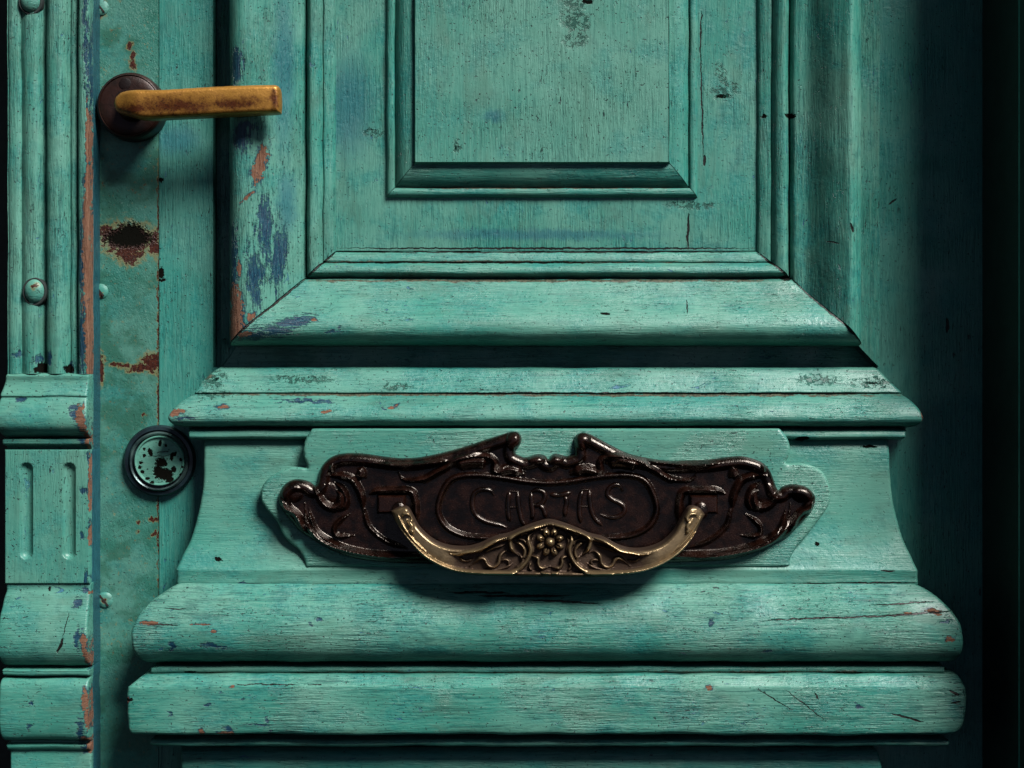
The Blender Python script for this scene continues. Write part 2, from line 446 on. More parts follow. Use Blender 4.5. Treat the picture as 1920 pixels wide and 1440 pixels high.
def lacquer(name):
    t = NT(name); Q = t.Q()
    n1 = t.noise(Q, (.05, .05, .05), 4, .6); n2 = t.noise(Q, (.45, .45, .45), 3, .6); n3 = t.noise(Q, (.012, .012, .012), 3, .5)
    a = t.n('ShaderNodeAttribute'); a.attribute_name = 'relief'; hi = a.outputs['Fac']
    c = t.mix(t.ramp(n1, .35, .7), (.0014, .0006, .0004), (.009, .0026, .0014)); c = t.mix(t.math('MULTIPLY', t.ramp(n2, .54, .68, 0, .7), t.ramp(n1, .42, .6)), c, (.016, .007, .005))
    c = t.mix(t.math('MULTIPLY', t.ramp(hi, .5, 1.4), t.ramp(n2, .35, .6, .05, .5)), c, (.020, .007, .005))
    b = t.n('ShaderNodeBsdfPrincipled'); t.put(b.inputs['Base Color'], c)
    b.inputs['Metallic'].default_value = 0.0; b.inputs['Specular IOR Level'].default_value = .5
    t.put(b.inputs['Roughness'], t.math('ADD', t.ramp(n1, .3, .7, .15, .26), t.ramp(n2, .5, .7, 0, .14))); b.inputs['Specular Tint'].default_value = (1, .88, .78, 1)
    bp = t.n('ShaderNodeBump'); bp.inputs['Strength'].default_value = .35; bp.inputs['Distance'].default_value = .0004
    t.put(bp.inputs['Height'], t.math('ADD', n2, t.math('MULTIPLY', n1, 1.2))); t.put(b.inputs['Normal'], bp.outputs[0])
    t.put(t.out.inputs[0], b.outputs[0]); return t.m

def brass(name, kind):
    t = NT(name); Q = t.Q()
    n1 = t.noise(Q, (.03, .05, .05), 5, .7, .4); n2 = t.noise(Q, (.3, .3, .3), 4, .65); n3 = t.noise(Q, (.09, .09, .09), 4, .7)
    b = t.n('ShaderNodeBsdfPrincipled')
    if kind == 'pull':
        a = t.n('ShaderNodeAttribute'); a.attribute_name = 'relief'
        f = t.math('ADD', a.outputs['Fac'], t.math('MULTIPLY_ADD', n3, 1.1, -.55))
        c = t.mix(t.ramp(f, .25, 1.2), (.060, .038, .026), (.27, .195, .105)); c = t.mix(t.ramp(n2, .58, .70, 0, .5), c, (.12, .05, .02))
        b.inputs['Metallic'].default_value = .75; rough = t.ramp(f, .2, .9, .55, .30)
    else:
        f = t.spots(Q, [(330, 200, 100, 20, -2), (440, 196, 70, 13, -3), (250, 205, 45, 14), (516, 188, 9, 22)], 115)
        f = t.math('ADD', f, t.math('MULTIPLY_ADD', n3, 1.9, -.95)); f = t.math('ADD', f, t.math('MULTIPLY_ADD', n1, 1.6, -.8))
        c = t.mix(t.ramp(f, .1, 1.5), (.080, .020, .004), (.40, .195, .036))
        c = t.mix(t.ramp(n3, .50, .85, 0, .6), c, (.09, .022, .004)); c = t.mix(t.math('MULTIPLY', t.ramp(n2, .52, .64, 0, .9), t.ramp(f, 1.1, .3)), c, (.02, .007, .003))
        b.inputs['Metallic'].default_value = .55; rough = t.ramp(n1, .3, .7, .46, .30)
    t.put(b.inputs['Base Color'], c); t.put(b.inputs['Roughness'], rough)
    bp = t.n('ShaderNodeBump'); bp.inputs['Strength'].default_value = .4; bp.inputs['Distance'].default_value = .0004
    t.put(bp.inputs['Height'], t.math('ADD', n2, n3)); t.put(b.inputs['Normal'], bp.outputs[0])
    t.put(t.out.inputs[0], b.outputs[0]); return t.m

def plain(name, c, rough=.5, metallic=0.0, c2=None):
    t = NT(name); Q = t.Q(); n2 = t.noise(Q, (.2, .2, .2), 4, .6); n1 = t.noise(Q, (.03, .03, .03), 4, .6)
    cc = t.mix(t.ramp(n1, .35, .65), c, c2 or tuple(v*.55 for v in c))
    b = t.n('ShaderNodeBsdfPrincipled'); t.put(b.inputs['Base Color'], cc); b.inputs['Roughness'].default_value = rough; b.inputs['Metallic'].default_value = metallic
    bp = t.n('ShaderNodeBump'); bp.inputs['Strength'].default_value = .4; bp.inputs['Distance'].default_value = .0004
    t.put(bp.inputs['Height'], n2); t.put(b.inputs['Normal'], bp.outputs[0]); t.put(t.out.inputs[0], b.outputs[0]); return t.m

# ================================================================== THE DOOR LEAF
door = empty('panelled_door', 'weathered turquoise panelled wooden door leaf with brass lever and dark letter plate', 'door', (0, 0, 0))

m_stile = paint('paint_stile', 'z', 0, tone=.35, seed=1, cracks=[(1776, 610, 3, 16), (1674, 378, 10, 2, -35)], dark=[(302, 338, 4, 5), (303, 512, 5, 12), (303, 525, 9, 3)], pits=1.0, streaks=.8, pale=[(330, 262, 60, 40)])
flat('door_core', 178, -645, 1836, 1795, -42, m_stile, door, step=200, a=0, thick=50)
flat('stile', 176, -650, 399, 1800, 0, m_stile, door, step=40, thick=110)
flat('stile', 1645, -650, 1842, 1800, 0, m_stile, door, step=40, thick=110)
flat('bottom_rail', 399.5, 689, 1644.5, 1800, -1, m_stile, door, step=45, thick=100)

# lock plate on the closing stile
m_lock = paint('paint_lock_plate', 'z', 3, seed=2, metal=True, streaks=.45, pits=.8, chips=0,
    rust=[(240, 450, 44, 26), (243, 478, 24, 16), (200, 436, 14, 12), (288, 682, 16, 18, -35), (262, 690, 24, 6), (225, 684, 18, 4), (189, 690, 6, 26),
          (297, 420, 1.6, 90), (297.5, 600, 1.8, 120), (297, 750, 2.2, 50), (290, 455, 10, 22), (248, 105, 4, 9, 20), (250, 122, 5, 10), (243, 88, 4, 7, 40), (297.5, 1010, 1.2, 120),
          (288, 975, 8, 3), (262, 980, 3, 3), (290, 1000, 4, 4), (258, 998, 3, 3), (188, 15, 8, 16), (270, 780, 3, 3)],
    dark=[(241, 447, 50, 19), (245, 440, 30, 24)])
flat('lock_plate', 178, -650, 298, 1800, 4, m_lock, door, step=30, a=.5, thick=6)
flat('door_edge_strip', 299.5, -650, 302, 1800, 3, m_stile, door, a=.2, thick=5)

# screws of the lock plate
m_screw = paint('paint_screw', 'x', 5, seed=30, streaks=.2, pits=1.2, rough=.5, rust=[(198, 1126, 6, 4, 20), (190, 555, 4, 5)])
m_slot = plain('slot_rust', (.012, .005, .003), .9)
for (x, y, r) in ((189, 14, 15), (189, 546, 14), (197, 1125, 15)):
    s_ = lathe('plate_screw', x, y, [(r, 4), (r, 5.5), (r*.85, 7.5), (r*.5, 9), (r*.12, 9.3)], m_screw, door, 5, 40)
    cs_, sn_ = math.cos(.9), math.sin(.9); sl = [(x+u*cs_-v*sn_, y+u*sn_+v*cs_) for u, v in ((-r*.85, -1.6), (r*.85, -1.6), (r*.85, 1.6), (-r*.85, 1.6))]
    link('screw_slot', [W(a_, b_, 5) for a_, b_ in sl]+[W(a_, b_, 9.6) for a_, b_ in sl], [(4, 5, 6, 7), (0, 1, 5, 4), (1, 2, 6, 5), (2, 3, 7, 6), (3, 0, 4, 7)], m_slot, s_)

# panel and raised field
m_panelv = paint('paint_panel', 'z', 0, seed=3, tone=.1, pits=.5, streaks=.8,
    cracks=[(1290, 434, 2.4, 36, 1.5), (1025, 466, 400, 2), (1316, 190, 1.6, 110, -1.5), (1321, 300, 2.5, 10), (1314, 60, 1.5, 40, 3)],
    lace=[(1355, 172, 22, 18), (1352, 140, 10, 26, -10), (1378, 165, 20, 7, 30), (700, 250, 20, 8), (1300, 385, 50, 8)], dark=[(1355, 180, 13, 4)], pale=[(655, 200, 60, 130), (1000, 440, 300, 14)])
flat('panel', 600, -650, 1452, 470, -1, m_panelv, door, step=30, a=.8, thick=10)
m_crack = paint('paint_panel_crack', 'x', 0, seed=3)
m_field = paint('paint_field', 'z', 30, seed=4, tone=-.25, streaks=.9, pits=1.25,
    lace=[(1082, 6, 30, 12), (1078, 40, 30, 22, 30), (1078, 75, 26, 16, -10), (858, 280, 6, 10), (855, 270, 5, 8)], dark=[(1100, 4, 10, 5), (855, 278, 2, 4)], pale=[(925, 218, 28, 16)])
flat('raised_field', 779, -650, 1253, 304, 34, m_field, door, href=30, step=25, a=.7, thick=12)
m_fv = paint('paint_field_edge_upright', 'z', 20, seed=5, streaks=.8, tone=.1, pits=.9)
m_fh = paint('paint_field_edge_level', 'x', 20, dust=[(1000, 351, 280, 2)], seed=6, streaks=.8, tone=.1, pits=.9)
ring('field_moulding', [(304.5, 33.5, 1), (307, 28, 1), (308, 23, 0), (318, 23, 0), (330, 20, 0), (340, 14, 0), (347, 6, 0), (350, 1, 1), (352, 8, 0), (357, 10, 0), (363, 9, 0), (367, 4, 0), (369, -3, 0)],
     [304, 350, 369], [779.5, 740, 722], [1252.5, 1294, 1311], (m_fv, m_fh, m_fv), door, 20, a=.8)

# big bolection moulding round the panel
m_bl = paint('paint_moulding_hinge_side', 'z', 55, seed=7, streaks=1.15, pits=1.2,
    wood=[(490, 308, 10, 36, 12), (468, 372, 3, 14, 50), (446, 590, 14, 40), (440, 555, 8, 25), (452, 505, 4, 14), (438, 620, 9, 20), (474, 596, 6, 9, 30)],
    blue=[(446, 130, 14, 34), (452, 262, 26, 26), (468, 240, 20, 12), (440, 480, 10, 60), (480, 520, 16, 60), (520, 480, 18, 60), (497, 430, 14, 60), (440, 520, 8, 60)],
    pale=[(530, 130, 26, 210), (535, 380, 24, 80)], tone=.1)
m_bb = paint('paint_moulding_bottom', 'x', 55, dust=[(900, 488, 420, 2.2), (1000, 524, 480, 3)], seed=8, streaks=.8, pits=.7, tone=-.1,
    wood=[(462, 628, 13, 5, -12), (590, 600, 6, 3)],
    blue=[(560, 604, 40, 12, -12), (520, 622, 46, 10), (475, 632, 24, 7), (640, 612, 8, 4), (626, 622, 16, 3)],
    dark=[(1135, 588, 10, 3)], cracks=[(1288, 575, 1.6, 14), (500, 582, 94, 2.6, 138.2), (1551, 582, 91, 2.6, 44.3), (598, 493, 37, 2.4, 136), (1455, 493, 39, 2.4, 40.5), (1025, 468.5, 400, 1.8), (900, 489.5, 330, 1.2), (1480, 519, 12, 5)])
m_br = paint('paint_moulding_lock_side', 'z', 55, seed=9, streaks=1.0, pits=.8, tone=.0,
    dark=[(1488, 211, 11, 5), (1440, 211, 5, 4)], cracks=[(1560, 455, 12, 1.6, 15), (1592, 430, 3, 9, -20)])
BK = [466, 490, 518, 645, 690]; LK = [626, 600, 570, 430, 398]; RK = [1425, 1454, 1486, 1616, 1659]
ring('panel_moulding', [(467, -6, 0), (469, 4, 0), (474, 9, 0), (486, 13, 0), (489, 9, 1), (491, 14, 0), (497, 23, 0), (506, 27, 0), (512, 24, 0), (517, 12, 0), (519, 4, 1), (521, 14, 0), (525, 23, 0), (533, 28, 0),
      (550, 37, 0), (573, 53, 0), (592, 68, 0), (609, 77, 0), (624, 77, 0), (637, 67, 0), (644, 50, 0), (647, 24, 0), (647.5, 10, 1), (686, 11, 0), (688, 9, 0), (689.5, -3, 0)],
     BK, LK, RK, (m_bl, m_bb, m_br), door, 50, a=1.0, gap=1.1, deep=True)

# cornice shelf under the panel
m_cor = paint('paint_cornice', 'x', 70, dust=[(760, 740, 330, 2.4), (1300, 741, 380, 2.6), (380, 706, 16, 6)], seed=10, streaks=.9, pits=1.1, tone=.1,
    wood=[(420, 762, 11, 4, -8), (335, 772, 14, 6, -10), (744, 760, 5, 3, -30), (733, 765, 6, 2.5), (612, 772, 9, 2), (1725, 770, 3, 12)],
    blue=[(722, 770, 5, 4), (580, 752, 60, 3), (350, 782, 20, 5)],
    lace=[(398, 712, 24, 18), (395, 740, 34, 8), (1640, 718, 44, 10), (1540, 712, 40, 10), (560, 712, 60, 8), (740, 725, 30, 6)], dark=[(400, 712, 8, 3, -20), (1640, 718, 14, 2)],
    cracks=[(1050, 737, 300, 1.6), (1450, 738, 240, 1.8)])
stack('cornice_moulding', [(688, 404, 1652, 16, 1), (690, 402, 1655, 33, 0), (697, 392, 1662, 40, 0), (712, 377, 1673, 48, 0), (731, 364, 1690, 58, 0), (736, 361, 1694, 60, 0), (738.5, 361, 1694, 56, 1), (741, 357, 1697, 61, 0),
      (750, 344, 1708, 72, 0), (764, 329, 1720, 84, 0), (778, 319, 1727, 91, 0), (788, 319, 1727, 91, 0), (796, 326, 1721, 82, 0), (800, 336, 1711, 66, 0), (802, 346, 1702, 40, 1), (803, 350, 1700, 0, 0)], m_cor, door, 75)

# rail that carries the letter plate
m_rail = paint('paint_rail', 'x', 65, seed=11, streaks=.35, pits=.35, chips=.3, tone=-.1,
    dark=[(411, 1047, 8, 4, 20), (1630, 838, 14, 3), (1504, 822, 14, 4), (1530, 1020, 5, 4)], blue=[(700, 1096, 50, 3), (460, 1093, 22, 3)],
    cracks=[(560, 1097, 60, 2.2), (650, 1099, 80, 2.6, 1), (800, 1098, 90, 2.4, -1), (960, 1100, 120, 2.6, 1), (1150, 1101, 120, 2.2), (1330, 1097, 110, 2, -1.5), (1500, 1093, 150, 2, -1), (1640, 1090, 80, 1.6), (420, 1095, 80, 1.6),
            (1660, 1068, 14, 2), (1490, 875, 12, 2)])
stack('rail_bead', [(803, 350, 1702, 50, 1), (807, 353, 1699, 70, 0), (813, 354, 1697, 75, 0), (820, 355, 1697, 74, 0), (824, 358, 1694, 60, 1), (826, 370, 1680, 40, 0)], m_rail, door, 70, a=.8, rnd=3)
stack('rail', [(822, 381, 1668, 46, 1), (840, 381, 1670, 60, 0), (900, 379, 1672, 60, 0), (945, 374, 1677, 61, 0), (990, 364, 1688, 65, 0), (1020, 354, 1697, 71, 0), (1042, 344, 1706, 78, 0), (1058, 337, 1713, 83, 0),
      (1066, 334, 1716, 87, 1), (1080, 335, 1717, 86, 0), (1093, 335, 1718, 86, 0), (1096, 337, 1716, 74, 0)], m_rail, door, 65, a=.9)

# torus, bead and plinth
m_tor = paint('paint_torus', 'x', 110, seed=12, streaks=1.15, pits=1.5, chips=1.2, tone=.0,
    wood=[(285, 1166, 15, 4), (380, 1168, 20, 1.6), (1746, 1144, 16, 5, 8), (1700, 1148, 8, 2), (1776, 1196, 9, 6, 20), (405, 1180, 5, 3)],
    blue=[(408, 1210, 26, 6, 8), (326, 1208, 6, 9), (585, 1168, 5, 6), (1333, 1166, 6, 7), (1768, 1164, 13, 4), (1435, 1218, 12, 3), (600, 1160, 10, 3)],
    cracks=[(310, 1169, 30, 1.6), (1570, 1156, 150, 1.8, -2), (1700, 1150, 90, 2, -4), (1690, 1131, 60, 1.5, -3), (980, 1118, 90, 2.5), (900, 1112, 60, 2), (1060, 1128, 70, 2, 3), (330, 1140, 22, 1)])
stack('torus_moulding', [(1095, 337, 1718, 72, 1), (1097, 333, 1722, 86, 0), (1108, 312, 1743, 96, 0), (1124, 288, 1764, 108, 0), (1145, 267, 1783, 120, 0), (1170, 254, 1797, 128, 0), (1195, 250, 1801, 130, 0), (1218, 253, 1801, 124, 0),
      (1234, 261, 1797, 110, 0), (1243, 272, 1790, 92, 0), (1247, 284, 1776, 74, 1), (1249, 290, 1770, 50, 0)], m_tor, door, 110, a=1.5)
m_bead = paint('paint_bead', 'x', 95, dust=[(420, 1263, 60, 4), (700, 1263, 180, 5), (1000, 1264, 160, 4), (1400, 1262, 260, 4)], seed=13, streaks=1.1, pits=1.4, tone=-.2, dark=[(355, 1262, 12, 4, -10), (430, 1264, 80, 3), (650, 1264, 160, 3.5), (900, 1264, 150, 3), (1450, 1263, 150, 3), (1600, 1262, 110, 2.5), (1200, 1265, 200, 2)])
stack('torus_bead', [(1248, 288, 1768, 60, 1), (1250, 284, 1770, 90, 0), (1256, 283, 1771, 96, 0), (1262, 283, 1772, 92, 0), (1265, 284, 1772, 80, 1)], m_bead, door, 95, a=1.0, rnd=3)
m_pl = paint('paint_plinth', 'x', 112, seed=14, streaks=1.15, pits=1.5, chips=1.1,
    wood=[(424, 1375, 15, 4), (1328, 1289, 6, 4), (241, 1312, 5, 6), (436, 1287, 4, 3), (378, 1371, 5, 5)],
    blue=[(482, 1357, 26, 3, 3), (500, 1350, 5, 6, -40), (318, 1337, 7, 3), (428, 1368, 8, 7), (455, 1309, 4, 3), (392, 1322, 4, 3), (1610, 1322, 12, 3, 20), (508, 1371, 4, 3)],
    cracks=[(1700, 1345, 34, 2, 14), (1530, 1304, 8, 2, 60), (1510, 1322, 50, 1, 38), (1450, 1310, 40, 1, 32), (1788, 1298, 12, 2.5, 25), (1790, 1316, 10, 2, -10), (470, 1283, 30, 1), (520, 1284, 40, 1), (590, 1283, 14, 1)],
    dark=[(244, 1310, 8, 3)])
stack('plinth', [(1264, 286, 1770, 70, 1), (1267, 268, 1796, 98, 0), (1275, 256, 1804, 107, 0), (1286, 243, 1808, 115, 0), (1291, 240, 1811, 117, 0), (1320, 239, 1813, 118, 0), (1350, 240, 1810, 117, 0), (1368, 241, 1803, 116, 0), (1376, 245, 1792, 112, 0), (1380, 252, 1784, 98, 0), (1382, 262, 1778, 70, 1), (1383, 280, 1770, 30, 0)], m_pl, door, 112, a=1.8)
stack('plinth_fillet', [(1383, 288, 1765, 60, 1), (1387, 283, 1778, 84, 0), (1392, 281, 1780, 90, 0), (1398, 282, 1780, 88, 0), (1402, 286, 1778, 74, 1), (1405, 292, 1770, 40, 0)], m_pl, door, 88, a=1.2, rnd=4)
m_low = paint('paint_low_panel', 'x', 30, seed=15, tone=.3)
stack('low_panel', [(1402, 336, 1640, 30, 1), (1410, 338, 1646, 46, 0), (1430, 340, 1650, 50, 0), (1500, 345, 1655, 50, 0), (1800, 350, 1655, 50, 0)], m_low, door, 40)

# carved board behind the letter plate
def Z4(p): return [(x/3.42857+460, y/3.42857+780) for x, y in p]
def Z5(p): return [(x/3.2+1000, y/3.2+780) for x, y in p]
def Z2(p): return [(x/2.90909+700, y/2.90909+900) for x, y in p]
bl = Z4([(385, 980), (380, 930), (340, 860), (290, 820), (240, 760), (210, 690), (170, 640), (120, 580), (98, 520), (110, 450), (150, 400), (200, 365), (270, 335), (340, 330), (398, 338)])
bl2 = Z4([(402, 330), (378, 270), (370, 210), (388, 145), (430, 82)])
brt = Z5([(1478, 75), (1520, 125), (1540, 180), (1535, 240), (1512, 268)])
br2 = Z5([(1518, 284), (1530, 290), (1600, 285), (1680, 300), (1740, 340), (1775, 410), (1785, 490), (1760, 560), (1700, 640), (1640, 720), (1580, 790), (1545, 850), (1540, 900)])
board_out = np.concatenate([cr(bl, 4), cr(bl2, 4), np.array([(p, 803.4) for p in np.linspace(600, 1450, 30)]), cr(brt, 4), cr(br2, 4), np.array([(p, 1064) for p in np.linspace(1470, 580, 30)])])
m_board = paint('paint_board', 'x', 85, seed=16, streaks=1.0, pits=.9, chips=.1, tone=-.25, rough=.36)
def board_h(X, Y, t):
    R = edge_round(t, 5); H = 82+6*R
    return H, R
relief('carved_board', board_out, board_h, m_board, door, 85, 40, res=4.0, attr=False)

# ------------------------------------------------------------------ letter plate
m_lac = lacquer('dark_brown_lacquer')
plL = Z4([(1740, 245), (1735, 215), (1765, 190), (1778, 150), (1765, 115), (1740, 100), (1700, 103), (1640, 122), (1550, 150), (1400, 200), (1250, 240), (1100, 268), (970, 270), (850, 255), (750, 242), (620, 242), (540, 270), (490, 320), (470, 370), (460, 425), (442, 448),
      (410, 425), (350, 408), (290, 415), (240, 450), (210, 510), (210, 560), (240, 620), (300, 690), (340, 740), (400, 780), (480, 830), (600, 890), (750, 930), (900, 945), (1100, 955), (1500, 958)])
plR = Z5([(600, 888), (1000, 880), (1150, 870), (1250, 850), (1350, 820), (1450, 770), (1540, 720), (1590, 670), (1640, 620), (1680, 570), (1698, 510), (1690, 470), (1640, 425), (1560, 410), (1500, 425), (1472, 445), (1445, 375), (1420, 320), (1370, 275), (1280, 245), (1200, 243),
      (1050, 262), (900, 267), (800, 267), (700, 255), (560, 220), (420, 150), (340, 108), (290, 100), (253, 120), (243, 150), (246, 200), (248, 228)])
plC = Z5([(200, 243), (165, 232), (130, 226), (105, 240), (92, 262), (72, 240), (35, 228), (0, 235), (-30, 246), (-55, 250)])
plate_out = np.concatenate([cr(plL, 4)[:-1], cr(plR, 4), cr(plC, 4)])
MX = 1026.5
def mir(pts): return [(2*MX-x, y) for x, y in pts]
oval = cr(Z4([(1280, 460), (1240, 570), (1250, 650), (1300, 720), (1390, 765), (1500, 782), (1700, 786)])+[(1026, 1010)]+mir(Z4([(1700, 786), (1500, 782), (1390, 765), (1300, 720), (1250, 650), (1240, 570), (1280, 460), (1330, 405), (1400, 384), (1500, 380), (1650, 396), (1800, 420)]))+[(1026, 905.5)]+Z4([(1800, 420), (1650, 396), (1500, 380), (1400, 384), (1330, 405)]), 5, closed=True)
PB = 88.0
def plate_h(X, Y, t):
    H = 17*edge_round(t, 13)
    H -= 9*sstep(15, 24, t)
    so = -sdf(X, Y, oval)
    H -= 5*sstep(1, 7, so)
    R = np.zeros(X.shape)
    d = np.abs(so); R = np.maximum(R, 8*np.clip(1-(d/5.5)**2, 0, 1)**.8)
    strokes = [
        ([(240, 540), (260, 590), (310, 612), (345, 650), (365, 700), (378, 740)], 4, 8),
        ([(440, 450), (475, 515), (515, 568), (570, 590), (612, 560), (612, 505), (575, 470)], 5, 10),
        ([(380, 560), (390, 640), (420, 720), (480, 790), (560, 835), (650, 862), (760, 885), (900, 903), (1080, 903), (1250, 905)], 3.5, 6),
        ([(408, 590), (425, 660), (460, 735), (520, 790), (600, 835), (700, 868)], 2.5, 5),
        ([(530, 385), (620, 385), (690, 410), (730, 470), (750, 530), (756, 610)], 4.5, 9),
        ([(570, 425), (625, 470), (650, 530), (640, 575), (600, 610)], 4, 7),
        ([(985, 355), (1005, 400), (1060, 415), (1150, 405), (1220, 368), (1290, 330), (1340, 292), (1420, 268), (1500, 258), (1570, 265), (1605, 300), (1600, 345), (1630, 362), (1670, 325), (1730, 325), (1800, 360)], 4, 8),
        ([(1340, 315), (1420, 296), (1500, 292), (1560, 296)], 8, 9),
        ([(800, 500), (860, 480), (1050, 480), (1090, 530), (1098, 620), (1100, 700)], 4.5, 7),
        ([(670, 628), (610, 670), (572, 715), (580, 760), (625, 772), (700, 768)], 3, 6),
        ([(725, 340), (745, 365), (735, 400)], 6, 8), ([(560, 310), (555, 370)], 3, 6),
        ([(1620, 375), (1660, 350), (1720, 345), (1790, 372)], 6, 8),
        ([(820, 300), (1000, 316), (1200, 300), (1320, 285)], 3, 4),
        ([(760, 560), (790, 700), (900, 800), (1040, 850)], 3, 4),
    ]
    for pts, w, h in strokes:
        z = Z4(pts)
        for q in (z, mir(z)):
            ridge(R, X, Y, q, w*1.75, h*1.15, flatness=1.6); ridge(R, X, Y, q, w*.8, h*1.5)
    for (cx_, cy_, rx, ry, hh) in ((966, 826, 17, 20, 12), (2*MX-960, 826, 14, 18, 8), (618, 925, 20, 20, 4), (2*MX-618, 925, 20, 20, 4), (548, 925, 20, 17, 5), (2*MX-548, 925, 20, 17, 5), (1040, 862, 16, 9, 10), (1006, 862, 16, 9, 10)):
        q = np.clip(1-((X-cx_)/rx)**2-((Y-cy_)/ry)**2, 0, 1)**.5; R = np.maximum(R, hh*q)
    # fixing lugs that hold the pull
    for s in (0, 1):
        x0, x1 = (708, 761) if s == 0 else (2*MX-761, 2*MX-708)
        q = np.minimum(np.minimum(X-x0, x1-X), np.minimum(Y-928, 962-Y)); R = np.maximum(R, 15*sstep(-1, 3.5, q))
    floor_ = np.clip(H/8, 0, 1)
    return PB+H+R*floor_, R/8
door_plate = relief('letter_plate', plate_out, plate_h, m_lac, door, 100, 84, res=1.5)

# lettering in the oval
zl = lambda pts: [(x/4.8+830, y/4.8+890) for x, y in pts]
letters = [
    [[(462, 190), (432, 150), (370, 136), (310, 150), (275, 190), (265, 260), (275, 320), (310, 380), (370, 420), (450, 445), (520, 460), (575, 482)]],
    [[(600, 430), (588, 330), (590, 220), (605, 160)], [(600, 152), (690, 158)], [(675, 160), (680, 250), (694, 340), (715, 420), (748, 475)], [(596, 300), (680, 296)]],
    [[(796, 168), (800, 260), (812, 340), (806, 410)], [(796, 160), (850, 140), (905, 158), (922, 200), (900, 255), (850, 278), (812, 284)], [(868, 284), (905, 310), (930, 390)]],
    [[(965, 182), (1060, 186), (1155, 162)], [(1100, 195), (1118, 250), (1105, 310), (1100, 385)]],
    [[(1245, 440), (1232, 330), (1238, 220), (1258, 150)], [(1250, 140), (1335, 138)], [(1322, 145), (1325, 230), (1340, 320), (1375, 400), (1440, 462)], [(1240, 292), (1325, 288)]],
    [[(1622, 155), (1600, 108), (1555, 94), (1505, 122), (1485, 180), (1530, 228), (1595, 258), (1638, 300), (1625, 355), (1560, 388), (1490, 385), (1420, 362)]],
]
for L in letters:
    V = []; F = []
    for st in L:
        v, f = tube('x', zl(st), 5.0, PB+2.0, None, None, 100, flatten=1.15)
        F += [tuple(i+len(V) for i in q) for q in f]; V += v
    link('raised_letter', V, F, m_lac, door_plate)

# ------------------------------------------------------------------ brass pull
m_pull = brass('aged_bronze', 'pull'); m_lev = brass('worn_brass', 'lever')
low = Z2([(85, 175), (130, 260), (200, 350), (280, 430), (400, 490), (520, 515), (700, 522), (960, 526), (1200, 528), (1400, 515), (1550, 475), (1680, 400), (1750, 320), (1800, 230), (1822, 195)])
upr = Z2([(1800, 165), (1770, 148), (1730, 150), (1705, 185), (1675, 235), (1640, 290), (1580, 345), (1500, 375), (1420, 380), (1340, 360), (1260, 318), (1180, 296), (1120, 270), (1040, 240), (960, 221), (880, 240), (800, 270), (740, 295), (660, 315), (580, 352), (500, 370), (400, 362), (320, 328), (250, 265), (215, 205), (185, 155), (150, 148), (115, 158)])
pull_out = np.concatenate([cr(low, 5), cr(upr, 5)])
PX = Z2([(963, 0)])[0][0]
def mp(pts): return [(2*PX-x, y) for x, y in pts]
